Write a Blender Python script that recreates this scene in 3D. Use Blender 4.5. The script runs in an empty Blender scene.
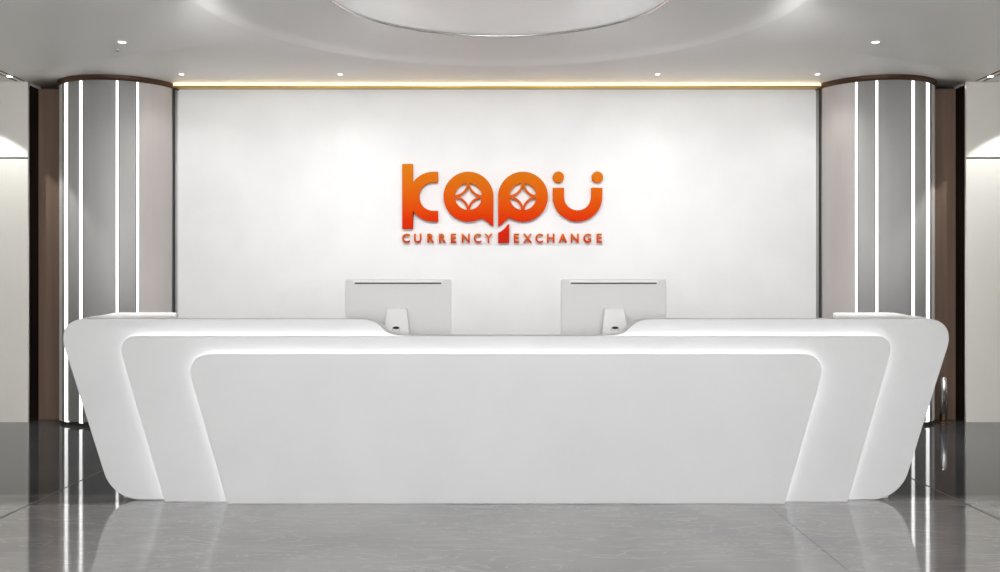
import bpy, bmesh, math, random
from mathutils import Vector
random.seed(4)
S = bpy.context.scene
COL = S.collection
F = 1000.0; CX, CY, H = 500.0, 286.0, 1.30

def wx(px, d): return (px - CX) * d / F
def wz(py, d): return H + (CY - py) * d / F

# ------------------------------------------------------------------ materials
def mat(name, col=(.8, .8, .8), rough=.5, metal=0, emit=None, es=0, coat=0, spec=.5):
    m = bpy.data.materials.new(name); m.use_nodes = True
    b = m.node_tree.nodes['Principled BSDF']
    b.inputs['Base Color'].default_value = (*col, 1)
    b.inputs['Roughness'].default_value = rough
    b.inputs['Metallic'].default_value = metal
    b.inputs['Specular IOR Level'].default_value = spec
    b.inputs['Coat Weight'].default_value = coat
    if emit:
        b.inputs['Emission Color'].default_value = (*emit, 1)
        b.inputs['Emission Strength'].default_value = es
    return m

def noisy(m, scale, lo, hi, stretch=(1, 1, 1), detail=4, bump=0):
    """surface mottling: colour varies between lo and hi with object-space noise"""
    nt = m.node_tree; b = nt.nodes['Principled BSDF']
    tc = nt.nodes.new('ShaderNodeTexCoord'); mp = nt.nodes.new('ShaderNodeMapping')
    mp.inputs['Scale'].default_value = stretch
    n = nt.nodes.new('ShaderNodeTexNoise'); n.inputs['Scale'].default_value = scale; n.inputs['Detail'].default_value = detail
    r = nt.nodes.new('ShaderNodeValToRGB')
    r.color_ramp.elements[0].position = .35; r.color_ramp.elements[0].color = (*lo, 1)
    r.color_ramp.elements[1].position = .65; r.color_ramp.elements[1].color = (*hi, 1)
    nt.links.new(tc.outputs['Object'], mp.inputs['Vector']); nt.links.new(mp.outputs[0], n.inputs['Vector'])
    nt.links.new(n.outputs['Fac'], r.inputs['Fac']); nt.links.new(r.outputs[0], b.inputs['Base Color'])
    if bump:
        bp = nt.nodes.new('ShaderNodeBump'); bp.inputs['Strength'].default_value = bump
        nt.links.new(n.outputs['Fac'], bp.inputs['Height']); nt.links.new(bp.outputs[0], b.inputs['Normal'])
    return m

M = {}
M['wall'] = noisy(mat('white_wall', rough=.55), 3, (.80, .80, .80), (.83, .83, .83))
M['ceil'] = noisy(mat('ceiling_paint', rough=.5), .8, (.88, .865, .84), (.90, .885, .865))
M['disc'] = noisy(mat('ceiling_disc_film', rough=.2, coat=.7), .9, (.86, .86, .85), (.90, .90, .90))
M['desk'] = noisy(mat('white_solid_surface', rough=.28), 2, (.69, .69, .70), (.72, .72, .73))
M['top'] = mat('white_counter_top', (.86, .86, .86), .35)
M['led'] = mat('white_led', (1, 1, 1), .5, emit=(1, 1, 1), es=.8)
M['strip'] = mat('white_led_column', (1, 1, 1), .5, emit=(1, 1, 1), es=.65)
M['warm'] = mat('warm_led', (1, .9, .7), .5, emit=(1, .80, .48), es=1.0)
M['gold'] = mat('brushed_gold', (.55, .34, .08), .3, 1)
M['bronze'] = mat('dark_bronze', (.10, .055, .035), .4, .7)
M['black'] = mat('black_gap', (.012, .011, .011), .5)
M['steel'] = mat('polished_steel', (.72, .71, .69), .22, 1)
M['metalp'] = noisy(mat('satin_metal_panel', rough=.55, metal=.08, spec=.35), 1.2, (.39, .385, .38), (.44, .435, .43), (3, 3, .15))
M['metalw'] = noisy(mat('satin_metal_panel_warm', rough=.55, metal=.08, spec=.35), 1.2, (.47, .435, .42), (.51, .475, .46), (3, 3, .15))
M['brown'] = noisy(mat('brown_panel', rough=.38, spec=.15), 2, (.18, .12, .088), (.22, .15, .112), (6, 6, .25))
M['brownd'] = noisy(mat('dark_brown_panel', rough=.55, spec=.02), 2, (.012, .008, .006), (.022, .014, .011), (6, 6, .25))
M['side'] = noisy(mat('side_wall_panel', rough=.3), 1.0, (.74, .72, .66), (.79, .77, .72), (1, 1, .6))
M['mon'] = mat('silver_monitor', (.87, .86, .855), .45, 0, spec=.3)
M['monst'] = mat('white_monitor_stand', (.98, .98, .98), .3)
M['screen'] = mat('screen_glass', (.01, .01, .012), .1)
M['lens'] = mat('downlight_lens', (1, 1, 1), .4, emit=(1, .98, .94), es=2.5)

def logo_mat(name, z0, z1, stops):
    m = mat(name, rough=.7, spec=0)
    nt = m.node_tree; b = nt.nodes['Principled BSDF']
    tc = nt.nodes.new('ShaderNodeTexCoord'); sp = nt.nodes.new('ShaderNodeSeparateXYZ')
    mr = nt.nodes.new('ShaderNodeMapRange'); mr.inputs[1].default_value = z0; mr.inputs[2].default_value = z1
    r = nt.nodes.new('ShaderNodeValToRGB')
    cr = r.color_ramp
    cr.elements[0].position = stops[0][0]; cr.elements[0].color = (*stops[0][1], 1)
    cr.elements[1].position = stops[-1][0]; cr.elements[1].color = (*stops[-1][1], 1)
    for p, c in stops[1:-1]:
        e = cr.elements.new(p); e.color = (*c, 1)
    nt.links.new(tc.outputs['Object'], sp.inputs[0]); nt.links.new(sp.outputs['Z'], mr.inputs[0])
    nt.links.new(mr.outputs[0], r.inputs['Fac']); nt.links.new(r.outputs[0], b.inputs['Base Color'])
    return m

def floor_mat():
    m = mat('grey_marble_tiles', rough=.07)
    nt = m.node_tree; b = nt.nodes['Principled BSDF']; L = nt.links.new
    N = nt.nodes.new
    tc = N('ShaderNodeTexCoord')
    # cloudy body
    n1 = N('ShaderNodeTexNoise'); n1.inputs['Scale'].default_value = .9; n1.inputs['Detail'].default_value = 6; n1.inputs['Distortion'].default_value = .6
    L(tc.outputs['Object'], n1.inputs['Vector'])
    r1 = N('ShaderNodeValToRGB')
    e = r1.color_ramp.elements
    e[0].position = .32; e[0].color = (.205, .20, .20, 1); e[1].position = .68; e[1].color = (.31, .302, .30, 1)
    L(n1.outputs['Fac'], r1.inputs['Fac'])
    # streaky light veins running across
    mp = N('ShaderNodeMapping'); mp.inputs['Scale'].default_value = (.7, 2.6, 1); mp.inputs['Rotation'].default_value = (0, 0, .12)
    L(tc.outputs['Object'], mp.inputs['Vector'])
    n2 = N('ShaderNodeTexNoise'); n2.inputs['Scale'].default_value = 2.2; n2.inputs['Detail'].default_value = 9; n2.inputs['Roughness'].default_value = .62; n2.inputs['Distortion'].default_value = 1.6
    L(mp.outputs[0], n2.inputs['Vector'])
    mm = N('ShaderNodeMath'); mm.operation = 'SUBTRACT'; mm.inputs[1].default_value = .5; L(n2.outputs['Fac'], mm.inputs[0])
    ab = N('ShaderNodeMath'); ab.operation = 'ABSOLUTE'; L(mm.outputs[0], ab.inputs[0])
    r2 = N('ShaderNodeValToRGB'); e = r2.color_ramp.elements
    e[0].position = 0; e[0].color = (.6, .6, .6, 1); e[1].position = .018; e[1].color = (0, 0, 0, 1)
    L(ab.outputs[0], r2.inputs['Fac'])
    mx = N('ShaderNodeMix'); mx.data_type = 'RGBA'; mx.inputs['B'].default_value = (.42, .42, .41, 1)
    L(r2.outputs[0], mx.inputs['Factor']); L(r1.outputs[0], mx.inputs['A'])
    # shade behind the desk line painted into the stone colour, edge broken by noise
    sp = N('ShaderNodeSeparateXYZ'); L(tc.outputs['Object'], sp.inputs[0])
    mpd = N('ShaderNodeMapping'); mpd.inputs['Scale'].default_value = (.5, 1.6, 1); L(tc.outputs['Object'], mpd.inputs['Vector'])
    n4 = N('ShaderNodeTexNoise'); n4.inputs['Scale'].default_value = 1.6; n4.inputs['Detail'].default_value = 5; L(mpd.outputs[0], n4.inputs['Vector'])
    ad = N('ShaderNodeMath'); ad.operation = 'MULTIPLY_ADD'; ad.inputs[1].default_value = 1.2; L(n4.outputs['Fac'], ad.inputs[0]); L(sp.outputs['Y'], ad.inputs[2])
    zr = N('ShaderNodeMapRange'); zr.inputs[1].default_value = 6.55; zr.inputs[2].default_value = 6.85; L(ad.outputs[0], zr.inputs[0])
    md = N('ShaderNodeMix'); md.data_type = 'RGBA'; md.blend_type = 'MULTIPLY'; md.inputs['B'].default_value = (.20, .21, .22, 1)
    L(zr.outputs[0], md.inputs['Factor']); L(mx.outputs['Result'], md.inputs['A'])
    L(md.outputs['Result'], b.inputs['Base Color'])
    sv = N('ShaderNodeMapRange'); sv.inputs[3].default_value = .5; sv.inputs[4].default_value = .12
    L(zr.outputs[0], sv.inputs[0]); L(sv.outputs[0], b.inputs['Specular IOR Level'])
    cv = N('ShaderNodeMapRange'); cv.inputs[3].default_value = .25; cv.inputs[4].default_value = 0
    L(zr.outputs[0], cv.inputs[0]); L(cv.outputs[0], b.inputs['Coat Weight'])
    n3 = N('ShaderNodeTexNoise'); n3.inputs['Scale'].default_value = 5; n3.inputs['Detail'].default_value = 3
    L(tc.outputs['Object'], n3.inputs['Vector'])
    rr = N('ShaderNodeMapRange'); rr.inputs[3].default_value = .025; rr.inputs[4].default_value = .08
    L(n3.outputs['Fac'], rr.inputs[0]); L(rr.outputs[0], b.inputs['Roughness'])
    bp = N('ShaderNodeBump'); bp.inputs['Strength'].default_value = .02; bp.inputs['Distance'].default_value = .02
    L(n2.outputs['Fac'], bp.inputs['Height']); L(bp.outputs[0], b.inputs['Normal'])
    b.inputs['IOR'].default_value = 1.6
    b.inputs['Coat Roughness'].default_value = .03
    return m
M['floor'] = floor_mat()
M['grout'] = mat('tile_joint', (.045, .043, .04), .6)

# ------------------------------------------------------------------ mesh helpers
def link(name, me, m=None, parent=None):
    o = bpy.data.objects.new(name, me); COL.objects.link(o)
    if m: o.data.materials.append(m)
    if parent: o.parent = parent
    return o

def from_bm(name, bm, m, parent=None, smooth=False):
    bmesh.ops.recalc_face_normals(bm, faces=bm.faces)
    me = bpy.data.meshes.new(name); bm.to_mesh(me); bm.free()
    if smooth:
        for p in me.polygons: p.use_smooth = True
    return link(name, me, m, parent)

def bbox(bm, x0, x1, y0, y1, z0, z1):
    v = [bm.verts.new(p) for p in ((x0,y0,z0),(x1,y0,z0),(x1,y1,z0),(x0,y1,z0),(x0,y0,z1),(x1,y0,z1),(x1,y1,z1),(x0,y1,z1))]
    for f in ((0,3,2,1),(4,5,6,7),(0,1,5,4),(1,2,6,5),(2,3,7,6),(3,0,4,7)): bm.faces.new([v[i] for i in f])

def box(name, x0, x1, y0, y1, z0, z1, m, parent=None, bev=0):
    bm = bmesh.new(); bbox(bm, x0, x1, y0, y1, z0, z1)
    o = from_bm(name, bm, m, parent)
    if bev: bevel(o, bev)
    return o

def bevel(o, w, seg=3, ang=35):
    b = o.modifiers.new('bevel', 'BEVEL'); b.width = w; b.segments = seg; b.limit_method = 'ANGLE'; b.angle_limit = math.radians(ang)
    for p in o.data.polygons: p.use_smooth = True
    w_ = o.modifiers.new('wn', 'WEIGHTED_NORMAL'); w_.keep_sharp = True

def prism_y(bm, pts, y0, y1):
    """closed (x,z) outline extruded along y"""
    a = [bm.verts.new((x, y0, z)) for x, z in pts]; b = [bm.verts.new((x, y1, z)) for x, z in pts]
    bm.faces.new(a); bm.faces.new(b[::-1])
    n = len(pts)
    for i in range(n): bm.faces.new((a[i], b[i], b[(i+1) % n], a[(i+1) % n]))

def loft_z(bm, polys):
    """list of (z, [(x,y)..]) rings"""
    rings = [[bm.verts.new((x, y, z)) for x, y in p] for z, p in polys]
    bm.faces.new(rings[0]); bm.faces.new(rings[-1][::-1])
    n = len(rings[0])
    for a, b in zip(rings, rings[1:]):
        for i in range(n): bm.faces.new((a[i], a[(i+1) % n], b[(i+1) % n], b[i]))

def fillet(pts, N=14):
    """pts: (x, z, tangent_length) closed or open outline -> dense points"""
    out = []; n = len(pts)
    for i, (x, z, t) in enumerate(pts):
        if t <= 0: out.append((x, z)); continue
        P = Vector((x, z)); A = Vector(pts[i-1][:2]); B = Vector(pts[(i+1) % n][:2])
        a = P + (A-P).normalized()*t; b = P + (B-P).normalized()*t
        ca = a.lerp(P, .58); cb = b.lerp(P, .58)
        for k in range(N+1):
            u = k/N
            q = a*(1-u)**3 + ca*3*u*(1-u)**2 + cb*3*u*u*(1-u) + b*u**3
            out.append((q.x, q.y))
    return out

def revolve(bm, prof, cx, cy, n=96, a0=0, a1=2*math.pi):
    full = abs(a1-a0-2*math.pi) < 1e-6
    cols = n if full else n+1
    rings = [[bm.verts.new((cx+r*math.cos(a0+(a1-a0)*i/n), cy+r*math.sin(a0+(a1-a0)*i/n), z)) for i in range(cols)] for r, z in prof]
    for a, b in zip(rings, rings[1:]):
        for i in range(n): bm.faces.new((a[i], a[(i+1) % cols], b[(i+1) % cols], b[i]))
    return rings

def empty(name, loc, label, cat, group=None):
    o = bpy.data.objects.new(name, None); COL.objects.link(o); o.location = loc; o.empty_display_size = .1
    o['label'] = label; o['category'] = cat
    if group: o['group'] = group
    return o

def struct(o):
    o['kind'] = 'structure'; return o

def copy_tree(o, parent=None):
    c = o.copy(); COL.objects.link(c); c.parent = parent
    for ch in list(o.children): copy_tree(ch, c)
    return c

CEIL = 3.25
BACK = 9.75
AX = -.028        # axis of the room
# ------------------------------------------------------------------ shell
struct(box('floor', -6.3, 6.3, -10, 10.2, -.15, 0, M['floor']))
fl = bpy.data.objects['floor']
bm = bmesh.new()
for x in (-2.80, 1.59, 2.78):
    w = .006 if abs(x) > 2 else .0009
    bbox(bm, x-w, x+w, -10, 9.74, 0, .0006)
for y in (-.9, .3, 1.5, 2.7, 3.9):
    bbox(bm, -6.2, 6.2, y-.001, y+.001, 0, .0005)
from_bm('tile_joint', bm, M['grout'], fl)

struct(box('wall_back', -3.45, 3.40, BACK, BACK+.25, 0, CEIL, M['wall']))

# ceiling with a wide shallow saucer and a disc inside it
CCX, CCY, RI, RO = 0.0, 6.78, 1.172, 2.09
X0, X1, Y0, Y1 = -6.3, 6.3, -10, 10.2
angs = sorted(set([2*math.pi*i/128 for i in range(128)] + [math.atan2(y-CCY, x-CCX) % (2*math.pi) for x in (X0, X1) for y in (Y0, Y1)]))
prof = [(RI+.012, CEIL+.034), (1.5, CEIL+.034), (1.85, CEIL+.032), (1.95, CEIL+.028), (2.02, CEIL+.018), (2.08, CEIL+.003), (RO+.02, CEIL)]
bm = bmesh.new(); rings = []
for r, z in prof: rings.append([bm.verts.new((CCX+r*math.cos(a), CCY+r*math.sin(a), z)) for a in angs])
edge = []
for a in angs:
    c, s = math.cos(a), math.sin(a); t = 1e9
    if c > 1e-9: t = min(t, (X1-CCX)/c)
    if c < -1e-9: t = min(t, (X0-CCX)/c)
    if s > 1e-9: t = min(t, (Y1-CCY)/s)
    if s < -1e-9: t = min(t, (Y0-CCY)/s)
    edge.append(bm.verts.new((CCX+c*t, CCY+s*t, CEIL)))
rings.append(edge)
rings.append([bm.verts.new((v.co.x, v.co.y, CEIL+.2)) for v in edge])
n = len(angs)
for a, b in zip(rings, rings[1:]):
    for i in range(n): bm.faces.new((a[i], a[(i+1) % n], b[(i+1) % n], b[i]))
bm.faces.new(rings[-1])
me = bpy.data.meshes.new('ceiling'); 
bmesh.ops.recalc_face_normals(bm, faces=bm.faces)
bm.to_mesh(me); bm.free()
for p in me.polygons: p.use_smooth = abs(p.normal.z) > .5 and len(p.vertices) == 4
ceil = struct(link('ceiling', me, M['ceil']))
bm = bmesh.new(); revolve(bm, [(.001, CEIL+.040), (RI+.01, CEIL+.040), (RI+.01, CEIL+.05), (.001, CEIL+.05)], CCX, CCY, 128)
from_bm('ceiling_disc', bm, M['disc'], ceil)
bm = bmesh.new(); revolve(bm, [(RI, CEIL+.041), (RI, CEIL+.031), (RI+.012, CEIL+.031), (RI+.012, CEIL+.041), (RI, CEIL+.041)], CCX, CCY, 128)
from_bm('trim_ring', bm, M['steel'], ceil, True)

# side walls of the lobby (mostly outside the picture) and the panelled pieces beside the columns
struct(box('wall_left', -6.3, -6.1, -10, 10.2, 0, CEIL, M['side']))
struct(box('wall_right', 6.1, 6.3, -10, 10.2, 0, CEIL, M['side']))
PD = 9.55
for side, name in ((-1, 'wall_back_left'), (1, 'wall_back_right')):
    xi = wx(28 if side < 0 else 966, PD); xo = 6.1*side
    a, b = sorted((xi, xo)); zj = wz(158, PD)
    w = struct(box(name, a, b, PD, PD+.45, 0, zj-.008, M['side']))
    box('upper_panel', a, b, PD, PD+.45, zj+.008, CEIL, M['side'], w)
    box('joint_line', a, b, PD+.012, PD+.44, zj-.008, zj+.008, M['black'], w)
    box('edge_trim', *sorted((xi-.010*side, xi)), PD-.004, PD+.012, 0, CEIL, M['steel'], w)
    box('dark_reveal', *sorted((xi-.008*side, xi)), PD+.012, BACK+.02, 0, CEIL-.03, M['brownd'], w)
# brown panels between the columns and the side pieces
t2 = struct(box('wall_panel_left', wx(37.5, BACK), -3.9, BACK, BACK+.2, 0, CEIL-.03, M['brown']))
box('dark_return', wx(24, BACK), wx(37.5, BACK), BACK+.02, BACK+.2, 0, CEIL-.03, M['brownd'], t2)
box('shadow_gap', wx(24, BACK), -3.9, BACK+.06, BACK+.2, CEIL-.03, CEIL, M['black'], t2)
t3 = struct(box('wall_panel_right', 3.9, wx(958, BACK), BACK, BACK+.2, 0, CEIL-.03, M['brown']))
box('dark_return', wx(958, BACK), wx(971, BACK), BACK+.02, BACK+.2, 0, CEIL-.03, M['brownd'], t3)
box('shadow_gap', 3.9, wx(971, BACK), BACK+.06, BACK+.2, CEIL-.03, CEIL, M['black'], t3)

# gold light trim along the top of the white wall
xa, xb = -3.17, 3.12
tr = struct(box('trim_1', xa, xb, 9.62, BACK, CEIL-.036, CEIL-.019, M['gold']))
box('light_strip', xa, xb, 9.625, BACK, CEIL-.019, CEIL-.001, M['warm'], tr)

# ------------------------------------------------------------------ columns
def column(side, label):
    cx, cy, R = (AX + side*3.672), 9.79, .565
    root = empty('round_column', (cx, cy, 0), label, 'column', 'round columns beside the white wall')
    def ang(px):       # angle on the cylinder where the sight line of that picture column first meets it
        dx = (px-CX)/F; a = dx*dx+1; b = -2*(dx*cx+cy); c = cx*cx+cy*cy-R*R
        t = (-b - math.sqrt(max(0, b*b-4*a*c)))/(2*a)
        return math.atan2(t-cy, dx*t-cx)
    m = (lambda p: p) if side < 0 else (lambda p: 2*497-p)
    bm = bmesh.new(); revolve(bm, [(R-.02, 0), (R-.02, .045)], 0, 0, 96)
    from_bm('plinth', bm, M['black'], root, True)
    bm = bmesh.new(); revolve(bm, [(R-.04, .04), (R, .04), (R, CEIL-.045), (R-.04, CEIL-.045)], 0, 0, 128)
    o = from_bm('shaft', bm, M['metalp'], root, False)
    for p in o.data.polygons: p.use_smooth = abs(p.normal.z) < .5
    bm = bmesh.new(); revolve(bm, [(R-.03, CEIL-.055), (R+.006, CEIL-.045), (R+.012, CEIL-.02), (R+.02, CEIL)], 0, 0, 128)
    from_bm('crown_ring', bm, M['bronze'], root, True)
    def strip(name, p0, p1, mt, out, z0=.03, z1=CEIL-.05):
        a0, a1 = sorted((ang(m(p0)), ang(m(p1))))
        bm = bmesh.new(); revolve(bm, [(R-.01, z0), (R+out, z0), (R+out, z1), (R-.01, z1), (R-.01, z0)], 0, 0, 6, a0, a1)
        return from_bm(name, bm, mt, root)
    for p0, p1 in ((64.9, 68.2), (79.6, 82.6), (116, 118.5), (136.5, 138.7)):
        strip('light_strip', p0, p1, M['strip'], .004)
    for p0, p1 in ((68.2, 69.0), (82.6, 83.2), (118.5, 119.2), (135.8, 136.5)):
        strip('joint', p0, p1, M['bronze'], .001)
    strip('warm_panel', 140, 171.5, M['metalw'], .002, .04, CEIL-.052)
    strip('edge_strip', 59.8, 62.4, M['side'], .003)
    strip('dark_seam', 172.2, 174.8, M['black'], .006, .04, CEIL)
    return root
column(-1, 'round satin metal column with vertical white light strips, left of the white wall')
column(1, 'round satin metal column with vertical white light strips, right of the white wall')
struct(box('trim_4', -3.185, -3.152, BACK-.008, BACK, 0, CEIL-.05, M['black']))
# slim metal edges where the white wall stops at each column
struct(box('trim_2', -3.152, -3.137, BACK-.02, BACK, 0, CEIL-.05, M['top']))
struct(box('trim_3', 3.110, 3.122, BACK-.012, BACK, 0, CEIL-.05, M['black']))

# ------------------------------------------------------------------ reception desk
desk = empty('reception_desk', (.036, 6.4, 0), 'long white curved reception desk with stepped front panels and glowing edges', 'reception desk')
DX = .036
def dpart(o):      # geometry below is written in room coordinates
    o.parent = desk; o.location = (-desk.location.x, -desk.location.y, 0); return o
DO, DM, DC = 6.075, 6.020, 5.965
def mir(pts):      # mirror open left-hand list about the desk axis (in px, axis 506)
    return pts + [(1012-x, y, t) for x, y, t in reversed(pts)]
def outline(pts, d, inset=0):
    q = fillet([(wx(x, d), max(0, wz(y, d)), t*d/F) for x, y, t in pts])
    return q
# outer layer, with the dip in the middle of its top edge
topcurve = [(355, 318.6), (364, 319), (370, 320), (374, 321.3), (378, 323.5), (381.5, 326.5), (385, 330), (389, 332.8), (396, 334.7), (410, 335.4), (450, 335.6)]
left = [(450, 335.6, 0)]
outer = [(113.4, 520, 0)]
pts = [(x, y, 0) for x, y in reversed(topcurve)]
pts += [(55.2, 318.6, 30)]
zb = CY + H*F/DO
pts += [(55.2+(zb-318.6)*.315, zb, 28)]
full = pts + [(1012-x, y, t) for x, y, t in reversed(pts)]
o_out = outline(full, DO)
bm = bmesh.new(); prism_y(bm, o_out, DO, DO+.07)
o = dpart(from_bm('back_panel', bm, M['desk'])); bevel(o, .006, 3, 25)

def layer(name, ctop, cx0, slope, T, d, th, strip_th):
    zb = CY + H*F/d
    P = [(cx0+(zb-ctop)*slope, zb, 0), (cx0, ctop, T)]
    f = P + [(1012-x, y, t) for x, y, t in reversed(P)]
    q = outline(f, d)
    bm = bmesh.new(); prism_y(bm, q, d, d+th)
    o = dpart(from_bm(name, bm, M['desk'])); bevel(o, .004, 2, 25)
    # backing core, slightly inset, carries the led
    c = Vector((sum(x for x, z in q)/len(q), 0))
    ins = .012
    def off(q, e):
        out = []
        for i, (x, z) in enumerate(q):
            a = Vector(q[max(0, i-1)]); b = Vector(q[min(len(q)-1, i+1)])
            t = (b-a).normalized(); nrm = Vector((t.y, -t.x))
            out.append((x+nrm.x*e, z+nrm.y*e if z > 1e-4 else 0))
        return out
    qi = off(q, ins)
    bm = bmesh.new()
    a0 = d+th; a1 = d+th+strip_th
    qo = off(q, ins+.02)
    va = [bm.verts.new((x, a0, z)) for x, z in qi]; vb = [bm.verts.new((x, a1, z)) for x, z in qi]
    vc = [bm.verts.new((x, a1, z)) for x, z in qo]; vd = [bm.verts.new((x, a0, z)) for x, z in qo]
    for i in range(len(q)-1):
        bm.faces.new((va[i], va[i+1], vb[i+1], vb[i]))
        bm.faces.new((vd[i], vc[i], vc[i+1], vd[i+1]))
        bm.faces.new((va[i], vd[i], vd[i+1], va[i+1]))
        bm.faces.new((vb[i], vb[i+1], vc[i+1], vc[i]))
    s = from_bm('light_strip', bm, M['led']); s.parent = o
    # solid core behind the plate
    qc = off(q, ins+.021)
    bm = bmesh.new(); prism_y(bm, qc, a0, a1)
    c = from_bm('core', bm, M['desk']); c.parent = o
    return o
layer('middle_panel', 336, 116.4, .2895, 20, DM, .018, DO-DM-.018)
layer('front_panel', 354.2, 184.2, .288, 26, DC, .018, DM-DC-.018)

# counter ledge following the top edge
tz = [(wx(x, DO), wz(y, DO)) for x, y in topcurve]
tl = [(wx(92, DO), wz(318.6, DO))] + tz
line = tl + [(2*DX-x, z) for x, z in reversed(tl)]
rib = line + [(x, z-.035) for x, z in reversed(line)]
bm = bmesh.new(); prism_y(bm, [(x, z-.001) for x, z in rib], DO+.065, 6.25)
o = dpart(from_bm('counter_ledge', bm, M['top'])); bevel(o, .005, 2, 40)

# return wings
def wing(s):
    yF = DO+.065
    outer_e = [(-2.575, yF), (-2.68, 6.35), (-2.75, 6.62), (-2.80, 6.92), (-2.87, 7.22), (-2.92, 7.42), (-2.95, 7.54), (-2.93, 7.61), (-2.87, 7.63)]
    inner_e = [(-2.56, 7.63), (-2.51, 7.61), (-2.48, 7.56), (-2.42, 7.35), (-2.32, 7.0), (-2.18, 6.62), (-2.10, 6.40), (-2.02, yF)]
    P = outer_e+inner_e
    def tf(P, k=0, e=0):
        cxm = sum(x for x, y in P)/len(P)
        q = []
        for i, (x, y) in enumerate(P):
            x2 = x + k*(1 if i < len(outer_e) else 0) + e*(1 if x < cxm else -1)
            y2 = y - (e if y > 7.4 else 0)
            q.append((DX + s*-1*(x2-0), y2) if s > 0 else (DX + x2, y2))
        return q
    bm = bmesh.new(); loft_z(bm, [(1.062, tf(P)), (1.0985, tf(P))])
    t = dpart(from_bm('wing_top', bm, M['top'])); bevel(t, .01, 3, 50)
    bm = bmesh.new(); loft_z(bm, [(0, tf(P, .26, .03)), (.12, tf(P, .22, .02)), (1.062, tf(P, .012, .012))])
    b = from_bm('wing_body', bm, M['desk']); b.parent = t
wing(-1); wing(1)
dpart(box('work_surface', DX-1.98, DX+1.98, 6.20, 7.12, .745, .78, M['top'], None, .004))
for s in (-1, 1):
    dpart(box('pedestal', *sorted((DX+s*1.25, DX+s*1.72)), 6.45, 7.05, 0, .745, M['desk'], None, .004))
dpart(box('support_wall', DX-1.95, DX+1.95, DO+.07, 6.20, .02, .93, M['desk']))

# ------------------------------------------------------------------ monitors
def monitor(x0, x1, stand_px, label, yaw):
    d = 6.65
    cx = wx((x0+x1)/2, d); w = (x1-x0)*d/F
    root = empty('computer_monitor', (cx, d, .78), label, 'monitor', 'monitors on the reception desk')
    zt, zb = wz(279.5, d)-.78, .10
    q = fillet([(-w/2, zb, .012), (-w/2, zt, .012), (w/2, zt, .012), (w/2, zb, .012)], 5)
    bm = bmesh.new(); prism_y(bm, q, 0, .028)
    o = from_bm('casing', bm, M['mon'], root); bevel(o, .004, 2)
    # raised flat back cover with a recessed vent under its top lip
    o2 = box('screen', -w/2+.014, w/2-.014, .0275, .030, zb+.06, zt-.014, M['screen'], root)
    zs = wz(283.2, d)-.78
    box('vent_slot', -w/2+.065, w/2-.065, -.0035, .002, zs-.005, zs+.004, M['black'], root)
    box('top_lip', -w/2+.055, w/2-.055, -.007, .003, zs+.004, zt-.004, M['monst'], root, .002)
    sx = wx(stand_px, d)-cx; sd = -.05
    zst = wz(308.5, 6.6)-.78
    # tapered stand: a broad neck and a foot
    bm = bmesh.new()
    rings = [(.008, .100, -.15, -.05), (.10, .092, -.125, -.03), (.23, .084, -.092, -.015), (zst-.01, .066, -.050, -.002), (zst, .062, -.043, -.001)]
    rr = [[bm.verts.new((sx+a, b_, z)) for a, b_ in ((-hw, yb), (-hw, ya), (hw, ya), (hw, yb))] for z, hw, ya, yb in rings]
    for a, b in zip(rr, rr[1:]):
        for i in range(4): bm.faces.new((a[i], a[(i+1) % 4], b[(i+1) % 4], b[i]))
    bm.faces.new(rr[0]); bm.faces.new(rr[-1])
    st = from_bm('stand', bm, M['monst'], root); bevel(st, .006, 3, 30)
    box('stand_foot', sx-.11, sx+.11, -.15, .09, 0, .009, M['monst'], root, .003)
    # cable hole with its rim
    hz = wz(328.6, 6.58)-.78; hx = sx
    yq = -.092 + (hz-.23)/(zst-.24)*.042 - .001
    bm = bmesh.new()
    for k, (rx, rz, y0, y1, dz) in enumerate(((.026, .024, yq-.003, yq+.012, -.006),)):
        q = [(hx+rx*math.cos(2*math.pi*i/32), hz+dz+rz*math.sin(2*math.pi*i/32)) for i in range(32)]
        prism_y(bm, q, y0, y1)
    from_bm('cable_hole_rim', bm, M['steel'], root)
    bm = bmesh.new()
    q = [(hx+.0225*math.cos(2*math.pi*i/32), hz-.005+.0205*math.sin(2*math.pi*i/32)) for i in range(32)]
    prism_y(bm, q, yq-.0045, yq)
    from_bm('cable_hole_plug', bm, M['monst'], root)
    bm = bmesh.new()
    q = [(hx+.022*math.cos(2*math.pi*i/32), hz+.006+.0085*math.sin(2*math.pi*i/32)) for i in range(32)]
    prism_y(bm, q, yq-.0055, yq)
    from_bm('cable_hole', bm, M['black'], root)
    root.rotation_euler.z = yaw
    return root
monitor(345, 451, 397.5, 'silver backed desktop monitor on white stand, left one behind the desk', 0)
monitor(561, 666.5, 613.5, 'silver backed desktop monitor on white stand, right one behind the desk', 0)

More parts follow.
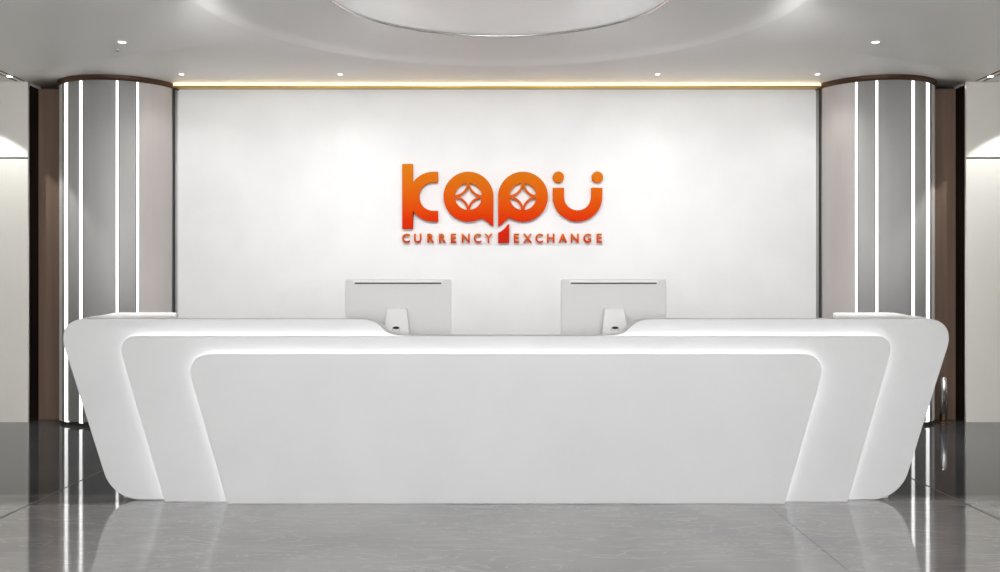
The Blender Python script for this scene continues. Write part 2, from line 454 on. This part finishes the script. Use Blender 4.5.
# ------------------------------------------------------------------ logo sign
LD = BACK-.035
sign = empty('logo_sign', (wx(502, LD), LD, wz(204, LD)), 'large orange and red raised lettering mounted on the white wall above the desk', 'sign')
def SL(zx, zy):    # crop coordinates of the lettering -> sign-local metres
    px, py = 380+zx/4, 150+zy/4
    return (px-502)*LD/F, (204-py)*LD/F
big = logo_mat('logo_orange', SL(0, 372)[1], SL(0, 57)[1], [(0, (.54, .018, .008)), (.28, (.66, .030, .004)), (.62, (.68, .115, .007)), (1, (.66, .20, .010))])
small = logo_mat('logo_orange_small', SL(0, 374)[1], SL(0, 334)[1], [(0, (.56, .028, .01)), (1, (.66, .15, .01))])
def shape(name, splines, m, th=.016, bev=.0015):
    cu = bpy.data.curves.new('tmp', 'CURVE'); cu.dimensions = '2D'; cu.fill_mode = 'BOTH'; cu.extrude = th; cu.bevel_depth = bev; cu.bevel_resolution = 1
    for sp in splines:
        s = cu.splines.new('POLY'); s.points.add(len(sp)-1)
        for p, (x, y) in zip(s.points, sp):
            X, Y = SL(x, y); p.co = (X, Y, 0, 1)
        s.use_cyclic_u = True
    to = bpy.data.objects.new('tmp', cu); COL.objects.link(to)
    return bake(to, cu, name, m)
def bake(to, cu, name, m):
    dg = bpy.context.evaluated_depsgraph_get(); dg.update()
    me = bpy.data.meshes.new_from_object(to.evaluated_get(dg))
    bpy.data.objects.remove(to); bpy.data.curves.remove(cu)
    for v in me.vertices:
        x, y, z = v.co; v.co = (x, -z, y)
    me.materials.clear(); me.name = name
    return link(name, me, m, sign)
def arc(cx, cy, r, a0, a1, n=40):     # degrees, y down in crop space
    return [(cx+r*math.cos(math.radians(a0+(a1-a0)*i/n)), cy+r*math.sin(math.radians(a0+(a1-a0)*i/n))) for i in range(n+1)]
# k
k_sh = [(90, 57), (132, 57), (132, 134)] + arc(214, 187, 99, 214, 270, 20) + [(232, 88), (232, 130)] + arc(214, 187, 57, 270, 90, 40) + [(232, 244), (232, 286)] + arc(214, 187, 99, 90, 146, 20) + [(132, 241), (132, 315), (90, 315)]
shape('letter', [k_sh], big)
def coin(cx, cy):
    holes = []
    for q in range(4):
        def rot(p, q=q):
            x, y = p
            for _ in range(q): x, y = -y, x
            return (cx+x, cy+y)
        t = []
        for i in range(13):
            a = math.radians(6+78*i/12); t.append((54*math.cos(a), 54*math.sin(a)))
        a0 = math.atan2(54*math.sin(math.radians(84))-57, 54*math.cos(math.radians(84))-57)
        a1 = math.atan2(54*math.sin(math.radians(6))-57, 54*math.cos(math.radians(6))-57)
        if a0 < 0: a0 += 2*math.pi
        if a1 < 0: a1 += 2*math.pi
        for i in range(1, 12):
            a = a0+(a1-a0)*i/12; t.append((57+51.5*math.cos(a), 57+51.5*math.sin(a)))
        holes.append([rot(p) for p in t])
    star = []
    R = 58.8; dxx = math.sqrt(R*R-57*57); 
    for q in range(4):
        a0 = math.atan2(-57, -dxx); a1 = math.atan2(-dxx, -57)
        for i in range(12):
            a = a0+(a1-a0)*i/12
            x, y = 57+R*math.cos(a), 57+R*math.sin(a)
            for _ in range(q): x, y = -y, x
            star.append((x, y))
    # order each quarter from +x tip to +y tip
    s2 = []
    for q in range(4):
        seg = []
        for i in range(12):
            a0 = math.atan2(-57, -dxx); a1 = math.atan2(-dxx, -57)
            a = a0+(a1-a0)*i/12
            x, y = 57+R*math.cos(a), 57+R*math.sin(a)
            for _ in range(q): x, y = -y, x
            seg.append((cx+x, cy+y))
        s2 += seg
    holes.append(s2)
    return holes
a_out = arc(354, 187, 99, 62, 360, 70) + [(453, 305)] + [(446, 300), (435, 291), (424, 282), (414, 275)]
shape('letter', [a_out] + coin(354, 187), big)
p_out = [(473, 187)] + arc(572, 187, 99, 180, 478, 70)[1:] + [(512, 272), (502, 281), (492, 292), (483, 299), (473, 305)]
shape('letter', [p_out] + coin(572, 187), big)
shape('letter_leg', [[(473, 371), (473, 332), (486, 325), (500, 313), (509, 301), (516, 296), (516, 371)]], big)
u_sh = [(692, 152), (735, 152)] + arc(790, 187, 55, 180, 0, 40) + [(845, 152), (889, 152)] + arc(790, 187, 98, 0, 180, 50)
shape('letter', [u_sh], big)
shape('letter_dot', [arc(713, 109, 22, 0, 350, 35)], big)
shape('letter_dot', [arc(869, 109, 22, 0, 350, 35)], big)
for ch, xc in list(zip('CURRENCY', (104, 151, 203, 250, 294, 343, 390, 434))) + list(zip('EXCHANGE', (546, 590, 637, 683, 731, 779, 829, 877))):
    cu = bpy.data.curves.new('tmp', 'FONT'); cu.body = ch; cu.size = 1; cu.extrude = .12; cu.offset = .022; cu.resolution_u = 6
    to = bpy.data.objects.new('tmp', cu); COL.objects.link(to)
    o = bake(to, cu, 'small_letter', small)
    xs = [v.co.x for v in o.data.vertices]; zs = [v.co.z for v in o.data.vertices]
    hh = 37*.25*LD/F; k = hh/(max(zs)-min(zs)); mx = (max(xs)+min(xs))/2; mz = (max(zs)+min(zs))/2
    X, Z = SL(xc, 353)
    for v in o.data.vertices:
        v.co = ((v.co.x-mx)*k*.93+X, v.co.y*k, (v.co.z-mz)*k+Z)

# ------------------------------------------------------------------ downlights
def downlight(x, y, r, label, power, proto=None, cone=95):
    if proto is None:
        root = empty('ceiling_downlight', (x, y, CEIL), label, 'downlight', 'recessed ceiling downlights')
        bm = bmesh.new(); revolve(bm, [(.9, .0), (1.0, -.12), (1.22, -.16), (1.3, 0)], 0, 0, 32)
        o = from_bm('trim_ring', bm, M['ceil'], root, True)
        bm = bmesh.new(); revolve(bm, [(.001, -.10), (.93, -.10), (.93, 0), (.001, 0)], 0, 0, 32)
        from_bm('lens', bm, M['lens'], root)
        for c in root.children: c.scale = (r, r, .035)
    else:
        root = copy_tree(proto); root.location = (x, y, CEIL); root['label'] = label
        for c in root.children: c.scale = (r, r, .035)
    li = bpy.data.lights.new('downlight_lamp', 'SPOT'); li.energy = power; li.spot_size = math.radians(cone); li.spot_blend = .8; li.shadow_soft_size = .05
    li.color = (1, .975, .95)
    lo = bpy.data.objects.new('downlight_lamp', li); COL.objects.link(lo); lo.location = (x, y, CEIL-.02)
    return root
pr = downlight(-3.02, 7.99, .030, 'small round ceiling downlight nearer the camera, above the left end of the desk', 45)
downlight(3.0, 7.99, .030, 'small round ceiling downlight nearer the camera, above the right end of the desk', 45, pr)
for x, l in ((-2.93, 'tiny ceiling downlight by the gold trim, beside the left column'), (-1.47, 'tiny ceiling downlight by the gold trim, second from the left column'),
             (1.45, 'tiny ceiling downlight by the gold trim, second from the right column'), (2.92, 'tiny ceiling downlight by the gold trim, beside the right column')):
    downlight(x, 9.2, .022, l, 3.5, pr, 130)

# smoke-detector sized dot and slot light at each side
bm = bmesh.new(); revolve(bm, [(.001, -.012), (.014, -.012), (.02, 0), (.018, .012), (.001, .012)], 0, 0, 20)
o = from_bm('sprinkler_head', bm, M['steel'], None, True); o.location = (wx(118, 8.27), 8.27, CEIL)
o['label'] = 'tiny metal sprinkler head on the ceiling left of the desk'; o['category'] = 'sprinkler'

def slot(side, label):
    x = 4.56*side
    root = empty('ceiling_slot_light', (x, 9.0, CEIL), label, 'slot light', 'linear slot lights in the ceiling corners')
    for s in (-1, 1):
        box('metal_edge', *sorted((s*.030, s*.042)), -1.0, .50, -.006, .001, M['bronze'], root)
    box('channel', -.030, .030, -1.0, .50, -.002, .001, M['steel'], root)
    for y in (-.62, -.12, .30):
        bm = bmesh.new(); revolve(bm, [(.001, -.006), (.022, -.006), (.026, -.001), (.001, -.001)], 0, 0, 20)
        l = from_bm('spot_lens', bm, M['lens'], root); l.location = (0, y, 0)
    return root
slot(-1, 'narrow slot light with small spots in the ceiling at the left edge')
slot(1, 'narrow slot light with small spots in the ceiling at the right edge')

# short polished post on the floor by the right column
post = empty('floor_post', (wx(943.5, 9.5), 9.5, 0), 'short polished metal post standing beside the right column and brown panel', 'post')
bm = bmesh.new(); revolve(bm, [(.001, .0), (.034, 0), (.034, .40), (.030, .425), (.018, .438), (.001, .441)], 0, 0, 32)
from_bm('shaft', bm, M['steel'], post, True)
bm = bmesh.new(); revolve(bm, [(.001, .0), (.06, 0), (.06, .008), (.036, .014), (.001, .014)], 0, 0, 32)
from_bm('base_plate', bm, M['bronze'], post, True)

# ------------------------------------------------------------------ lights
W = bpy.data.worlds.new('world'); S.world = W; W.use_nodes = True
bg = W.node_tree.nodes['Background']; bg.inputs[0].default_value = (.97, .985, 1, 1); bg.inputs[1].default_value = 2.2

def area(name, loc, size, sy, power, rot=(0, 0, 0), col=(1, 1, 1)):
    li = bpy.data.lights.new(name, 'AREA'); li.shape = 'RECTANGLE'; li.size = size; li.size_y = sy; li.energy = power; li.color = col
    o = bpy.data.objects.new(name, li); COL.objects.link(o); o.location = loc; o.rotation_euler = rot
    return o
# added fill spots in rows above the unseen front of the lobby, without fixtures
def spot(name, loc, aim, power, cone=120, soft=.12, blend=1.0):
    li = bpy.data.lights.new(name, 'SPOT'); li.energy = power; li.spot_size = math.radians(cone); li.spot_blend = blend; li.shadow_soft_size = soft
    o = bpy.data.objects.new(name, li); COL.objects.link(o); o.location = loc
    o.rotation_euler = (Vector(aim)-Vector(loc)).to_track_quat('-Z', 'Y').to_euler()
    return o
for y in (-6, -3, 0, 3):
    for x in (-3.9, -1.3, 1.3, 3.9):
        spot('lobby_fill', (x, y, CEIL-.03), (x, y, 0), 45, 165)
for x in (-4.72, 4.72):
    spot('slot_lamp', (x, 8.90, CEIL-.03), (x*1.17, 9.05, 0), 18, 104, .02, .12)
# added fill spots near the round recess, without fixtures, brightening the white wall
for x in (-2.0, -.7, .7, 2.0):
    spot('wall_fill', (x, 6.78, CEIL-.03), (x*1.5, BACK, .7), 70, 120, .2)

# ------------------------------------------------------------------ camera
cam = bpy.data.cameras.new('camera'); co = bpy.data.objects.new('camera', cam); COL.objects.link(co)
co.location = (0, 0, H); co.rotation_euler = (math.pi/2, 0, 0)
cam.sensor_width = 36; cam.lens = 36*F/1000; cam.clip_start = .05
S.camera = co
S.view_settings.view_transform = 'Standard'; S.view_settings.look = 'None'
S.view_settings.exposure = 1.5; S.view_settings.gamma = 1; S.view_settings.use_curve_mapping = False
